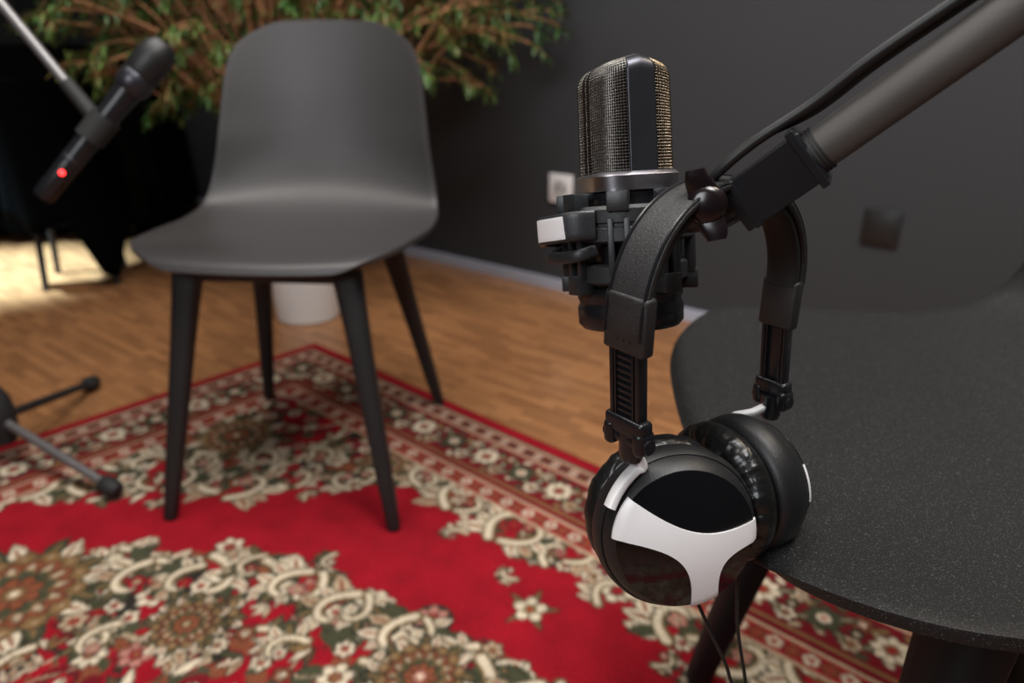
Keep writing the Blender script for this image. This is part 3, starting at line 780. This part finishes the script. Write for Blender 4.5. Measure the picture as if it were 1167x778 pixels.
for sd in (-1, 1):
    zb = ZB[sd]; sw_ = 0.95 if sd < 0 else 0.80
    def lean(g):
        if sd > 0:
            for v in g.v:
                if v.z < zb: v.x += (zb-v.z)*0.13
        else:
            for v in g.v:
                if v.z < zb: v.x += (zb-v.z)*0.10
        return g
    g = box(0.0085, 0.0285*sw_, 0.030, T(sd*X0, 0, zb+0.012), 0.002, 3)
    for iy in range(3):
        for iz in range(2):
            g.join(lathe([(0, 0.0010), (0.0009, 0.0008), (0.0012, -0.0004)], 10).xf(frz((sd*(X0+0.0042), (iy-1)*0.0042, zb+0.004+iz*0.0042), (sd, 0, 0), (0, 0, 1))))
    finish('band_end', g, M_bandgrey, hb)
    sl = SL
    g = box(0.0035, 0.0205*sw_, sl+0.01, T(sd*X0, 0, zb-sl/2+0.004), 0.0008)
    for iz in range(9):
        g.join(box(0.0018, 0.010*sw_, 0.0018, T(sd*(X0+0.0022), 0, zb-0.006-iz*0.0038), 0.0004))
    for sy in (-0.0090*sw_, 0.0090*sw_):
        g.join(box(0.0072, 0.0026, sl, T(sd*X0, sy, zb-sl/2), 0.0008))
        g.join(box(0.0072, 0.0012, sl, T(sd*X0, sy*0.68, zb-sl/2), 0.0004))
    finish('slider', lean(g), M_black, hp)
    zh = zb-sl
    g = box(0.010, 0.0275*sw_, 0.011, T(sd*X0, 0, zh+0.001), 0.0025, 4)
    g.join(box(0.0125, 0.0070, 0.014, T(sd*X0, -0.0105*sw_, zh-0.006), 0.003, 4))
    g.join(box(0.0125, 0.0070, 0.014, T(sd*X0, 0.0105*sw_, zh-0.006), 0.003, 4))
    g.join(tube([V((sd*X0, -0.0155*sw_, zh-0.007)), V((sd*X0, 0.0155*sw_, zh-0.007))], [0.0042, 0.0042], 24))
    g.join(lathe([(0.0, -0.017), (0.0055, -0.017), (0.0065, -0.014), (0.0065, 0), (0, 0)], 24).xf(T(sd*X0*0.97, 0, zh-0.004)))
    finish('hinge', lean(g), M_black, hp)
def cup(center, n_out, upv, flip, sd, cs=1.0):
    n_out = (Ri @ V(n_out)).normalized(); c = V(center)
    up = Ri @ V(upv)
    Z = n_out; Y = (up-Z*up.dot(Z)).normalized(); X = Y.cross(Z)
    M_ = Matrix(((X.x, Y.x, Z.x, c.x), (X.y, Y.y, Z.y, c.y), (X.z, Y.z, Z.z, c.z), (0, 0, 0, 1))) @ Matrix.Scale(cs, 4)
    cu = finish('ear_cup', lathe([(0.0, -0.014), (0.036, -0.014), (0.0420, -0.0135), (0.0455, -0.011), (0.0468, -0.007), (0.0472, -0.002), (0.0464, 0.003), (0.0450, 0.0055), (0.0444, 0.0052), (0.0438, 0.0075), (0.0424, 0.0110), (0.0404, 0.0140), (0.0385, 0.0162)], 96).xf(M_), M_matte, hp)
    R_ = 0.0392
    def dz(r):
        if r > R_: return 0.0162-(r-R_)*1.15
        return 0.0162+0.0060*(1-(r/R_)**2)
    finish('outer_plate', lathe([(R_, 0.0145)]+[(R_*(1-i/14), dz(R_*(1-i/14))) for i in range(15)], 96).xf(M_), M_gloss, cu, label='glossy black plate')
    arms = [(math.radians(158), 0.30), (math.radians(-74), 0.20), (math.radians(3), 0.15)]
    if flip: arms = [(math.pi-a, b) for a, b in arms]
    arms = sorted([(a % (2*math.pi), b) for a, b in arms])
    outline = []
    for i in range(3):
        a, b = arms[i]; a2, b2 = arms[(i+1) % 3]
        if a2 < a: a2 += 2*math.pi
        for j in range(9):
            t = a-b+2*b*j/8; outline.append(V((R_*1.05*math.cos(t), R_*1.05*math.sin(t), 0)))
        P0 = outline[-1]; P3 = V((R_*1.05*math.cos(a2-b2), R_*1.05*math.sin(a2-b2), 0)); md = (a+b+a2-b2)/2
        gap = (a2-b2)-(a+b)
        Pc = V((math.cos(md), math.sin(md), 0))*(0.0020 if gap > 1.5 else 0.013)+V((0.004, -0.003, 0))
        c1_ = P0.lerp(Pc, 0.82); c2_ = P3.lerp(Pc, 0.82)
        for j in range(1, 20):
            t = j/20; outline.append(P0*(1-t)**3+c1_*3*t*(1-t)**2+c2_*3*t*t*(1-t)+P3*t**3)
    m_ = len(outline); vs = []; fs = []; K_ = 16
    for i in range(1, K_+1):
        f_ = i/K_
        for q_ in outline:
            r = q_.length*f_; vs.append(V((q_.x*f_, q_.y*f_, dz(r)+0.0011)))
    for q_ in outline: vs.append(V((q_.x*1.003, q_.y*1.003, dz(q_.length)-0.0006)))
    for i in range(K_):
        for j in range(m_): fs.append([i*m_+j, i*m_+(j+1) % m_, (i+1)*m_+(j+1) % m_, (i+1)*m_+j])
    fs.append(list(range(m_)))
    g = Geo(); g.add(vs, fs).xf(M_)
    finish('white_trim', g, M_white, cu, 35, label='white three-armed trim')
    pr = []
    for i in range(33):
        a = -math.pi/2+2*math.pi*i/32
        pr.append((0.0340+0.0130*math.cos(a), -0.0240+0.0110*math.sin(a)))
    g = lathe(pr, 240)
    for v in g.v:
        a = math.atan2(v.y, v.x); rad = math.hypot(v.x, v.y)
        w_ = mn.noise(V((math.cos(a)*6, math.sin(a)*6, rad*45)))+0.4*mn.noise(V((math.cos(a)*13, math.sin(a)*13, rad*70+7)))
        v.z -= 0.0014*w_*(1 if v.z < -0.024 else 0.2); v.x *= 1+0.010*w_; v.y *= 1+0.010*w_
    g.xf(M_)
    finish('ear_pad', g, M_pad, cu, 180, label='soft creased black leatherette ear pad')
    finish('speaker_cloth', lathe([(0, -0.0185), (0.027, -0.0185), (0.030, -0.016)], 48).xf(M_), M_rubber, cu)
    hz = V((sd*X0*0.97, 0, ZB[sd]-SL-0.016))
    hz.x += 0.008 if sd > 0 else 0.006
    hl = M_.inverted() @ hz; ah = math.atan2(hl.y, hl.x)
    pts = []
    if sd < 0:
        for i in range(9):
            t = i/8; a = ah-0.12+0.72*t
            pts.append(M_ @ V(((0.0470-0.001*t)*math.cos(a), (0.0470-0.001*t)*math.sin(a), 0.006+0.0055*t)))
        finish('yoke', sweep(bez([hz+V((0, 0, 0.004))]+pts[1:], 60), rr(0.0095, 0.0050, 14, 4), tuple(Z)), M_white, hp, label='white yoke arm')
    else:
        q1 = M_ @ V((0.0440*math.cos(ah), 0.0440*math.sin(ah), 0.004))
        finish('yoke', sweep([hz+V((0, 0, 0.004)), hz.lerp(q1, 0.5), q1], rr(0.0055, 0.0045, 14, 4), tuple(Z)), M_white, hp, label='white yoke arm')
    return M_
M1 = cup(loc((0.0910, 0.346, 0.509)), (0.13, -0.93, 0.20), (0, 0, 1), False, -1, 0.98)
M2 = cup(loc((0.1445, 0.394, 0.508)), (0.88, 0.46, 0.02), (0, 0, 1), False, 1, 0.91)
def cord(pts):
    finish('cord', tube([loc(x) for x in bez(pts, 60)], 0.0011, 8), M_cable, hp)
cord([(0.104, 0.342, 0.466), (0.116, 0.338, 0.44), (0.129, 0.335, 0.41), (0.139, 0.333, 0.36), (0.13, 0.33, 0.15), (0.09, 0.31, 0.03), (0.03, 0.28, 0.012), (-0.02, 0.34, 0.012)])
cord([(0.131, 0.352, 0.478), (0.133, 0.345, 0.44), (0.141, 0.340, 0.40), (0.149, 0.336, 0.35), (0.14, 0.335, 0.15), (0.10, 0.31, 0.03), (0.05, 0.30, 0.012), (0.0, 0.36, 0.012)])
# ------------------------------------------------------------------ lights
def area(name, loc_, tgt, size, power, col=(1, 1, 1), sy=None):
    l = bpy.data.lights.new(name, 'AREA'); l.energy = power; l.color = col; l.size = size
    if sy: l.shape = 'RECTANGLE'; l.size_y = sy
    ob = bpy.data.objects.new(name, l); COL.objects.link(ob); ob.location = loc_
    ob.rotation_euler = (V(tgt)-V(loc_)).to_track_quat('-Z', 'Y').to_euler(); return ob
area('overhead_light', (0.4, 0.3, 2.6), (0.1, 1.0, 0), 0.9, 58, (1, 0.985, 0.97))
area('overhead_light', (-0.7, 1.1, 2.6), (-0.5, 1.5, 0), 0.8, 30, (1, 0.97, 0.92))
area('fill_light', (-0.9, -0.9, 1.6), (0.1, 0.6, 0.6), 0.8, 19, (0.93, 0.96, 1))  # added fill lamp behind the camera, no window stands here
area('overhead_light', (1.0, 0.9, 2.1), (0.1, 0.45, 0.65), 0.4, 9, (1, 0.86, 0.68))  # added warm accent for rim highlights, not a ceiling fixture
sl_ = bpy.data.lights.new('floor_glare_spot', 'SPOT'); sl_.energy = 3600; sl_.spot_size = math.radians(22); sl_.spot_blend = 1.0; sl_.shadow_soft_size = 0.08; sl_.color = (0.48, 0.78, 1)  # added bluish spot imitating a pale glare on the floor
so_ = bpy.data.objects.new('floor_glare_spot', sl_); COL.objects.link(so_); so_.location = (-2.3, 2.2, 2.6)
so_.rotation_euler = (V((-1.80, 2.52, 0))-V((-2.3, 2.2, 2.6))).to_track_quat('-Z', 'Y').to_euler()
w = bpy.data.worlds.new('world'); S.world = w; w.use_nodes = True
w.node_tree.nodes['Background'].inputs[0].default_value = (0.6, 0.65, 0.75, 1); w.node_tree.nodes['Background'].inputs[1].default_value = 0.06
# ------------------------------------------------------------------ camera
cd = bpy.data.cameras.new('camera'); co = bpy.data.objects.new('camera', cd); COL.objects.link(co)
cd.sensor_width = 36; cd.lens = 850/1167*36; co.location = (0, 0, 0.76); co.rotation_euler = (math.radians(90-22), 0, 0)
cd.clip_start = 0.02; cd.dof.use_dof = True; cd.dof.focus_distance = 0.40; cd.dof.aperture_fstop = 5.6
S.camera = co
S.view_settings.view_transform = 'Standard'; S.view_settings.look = 'None'
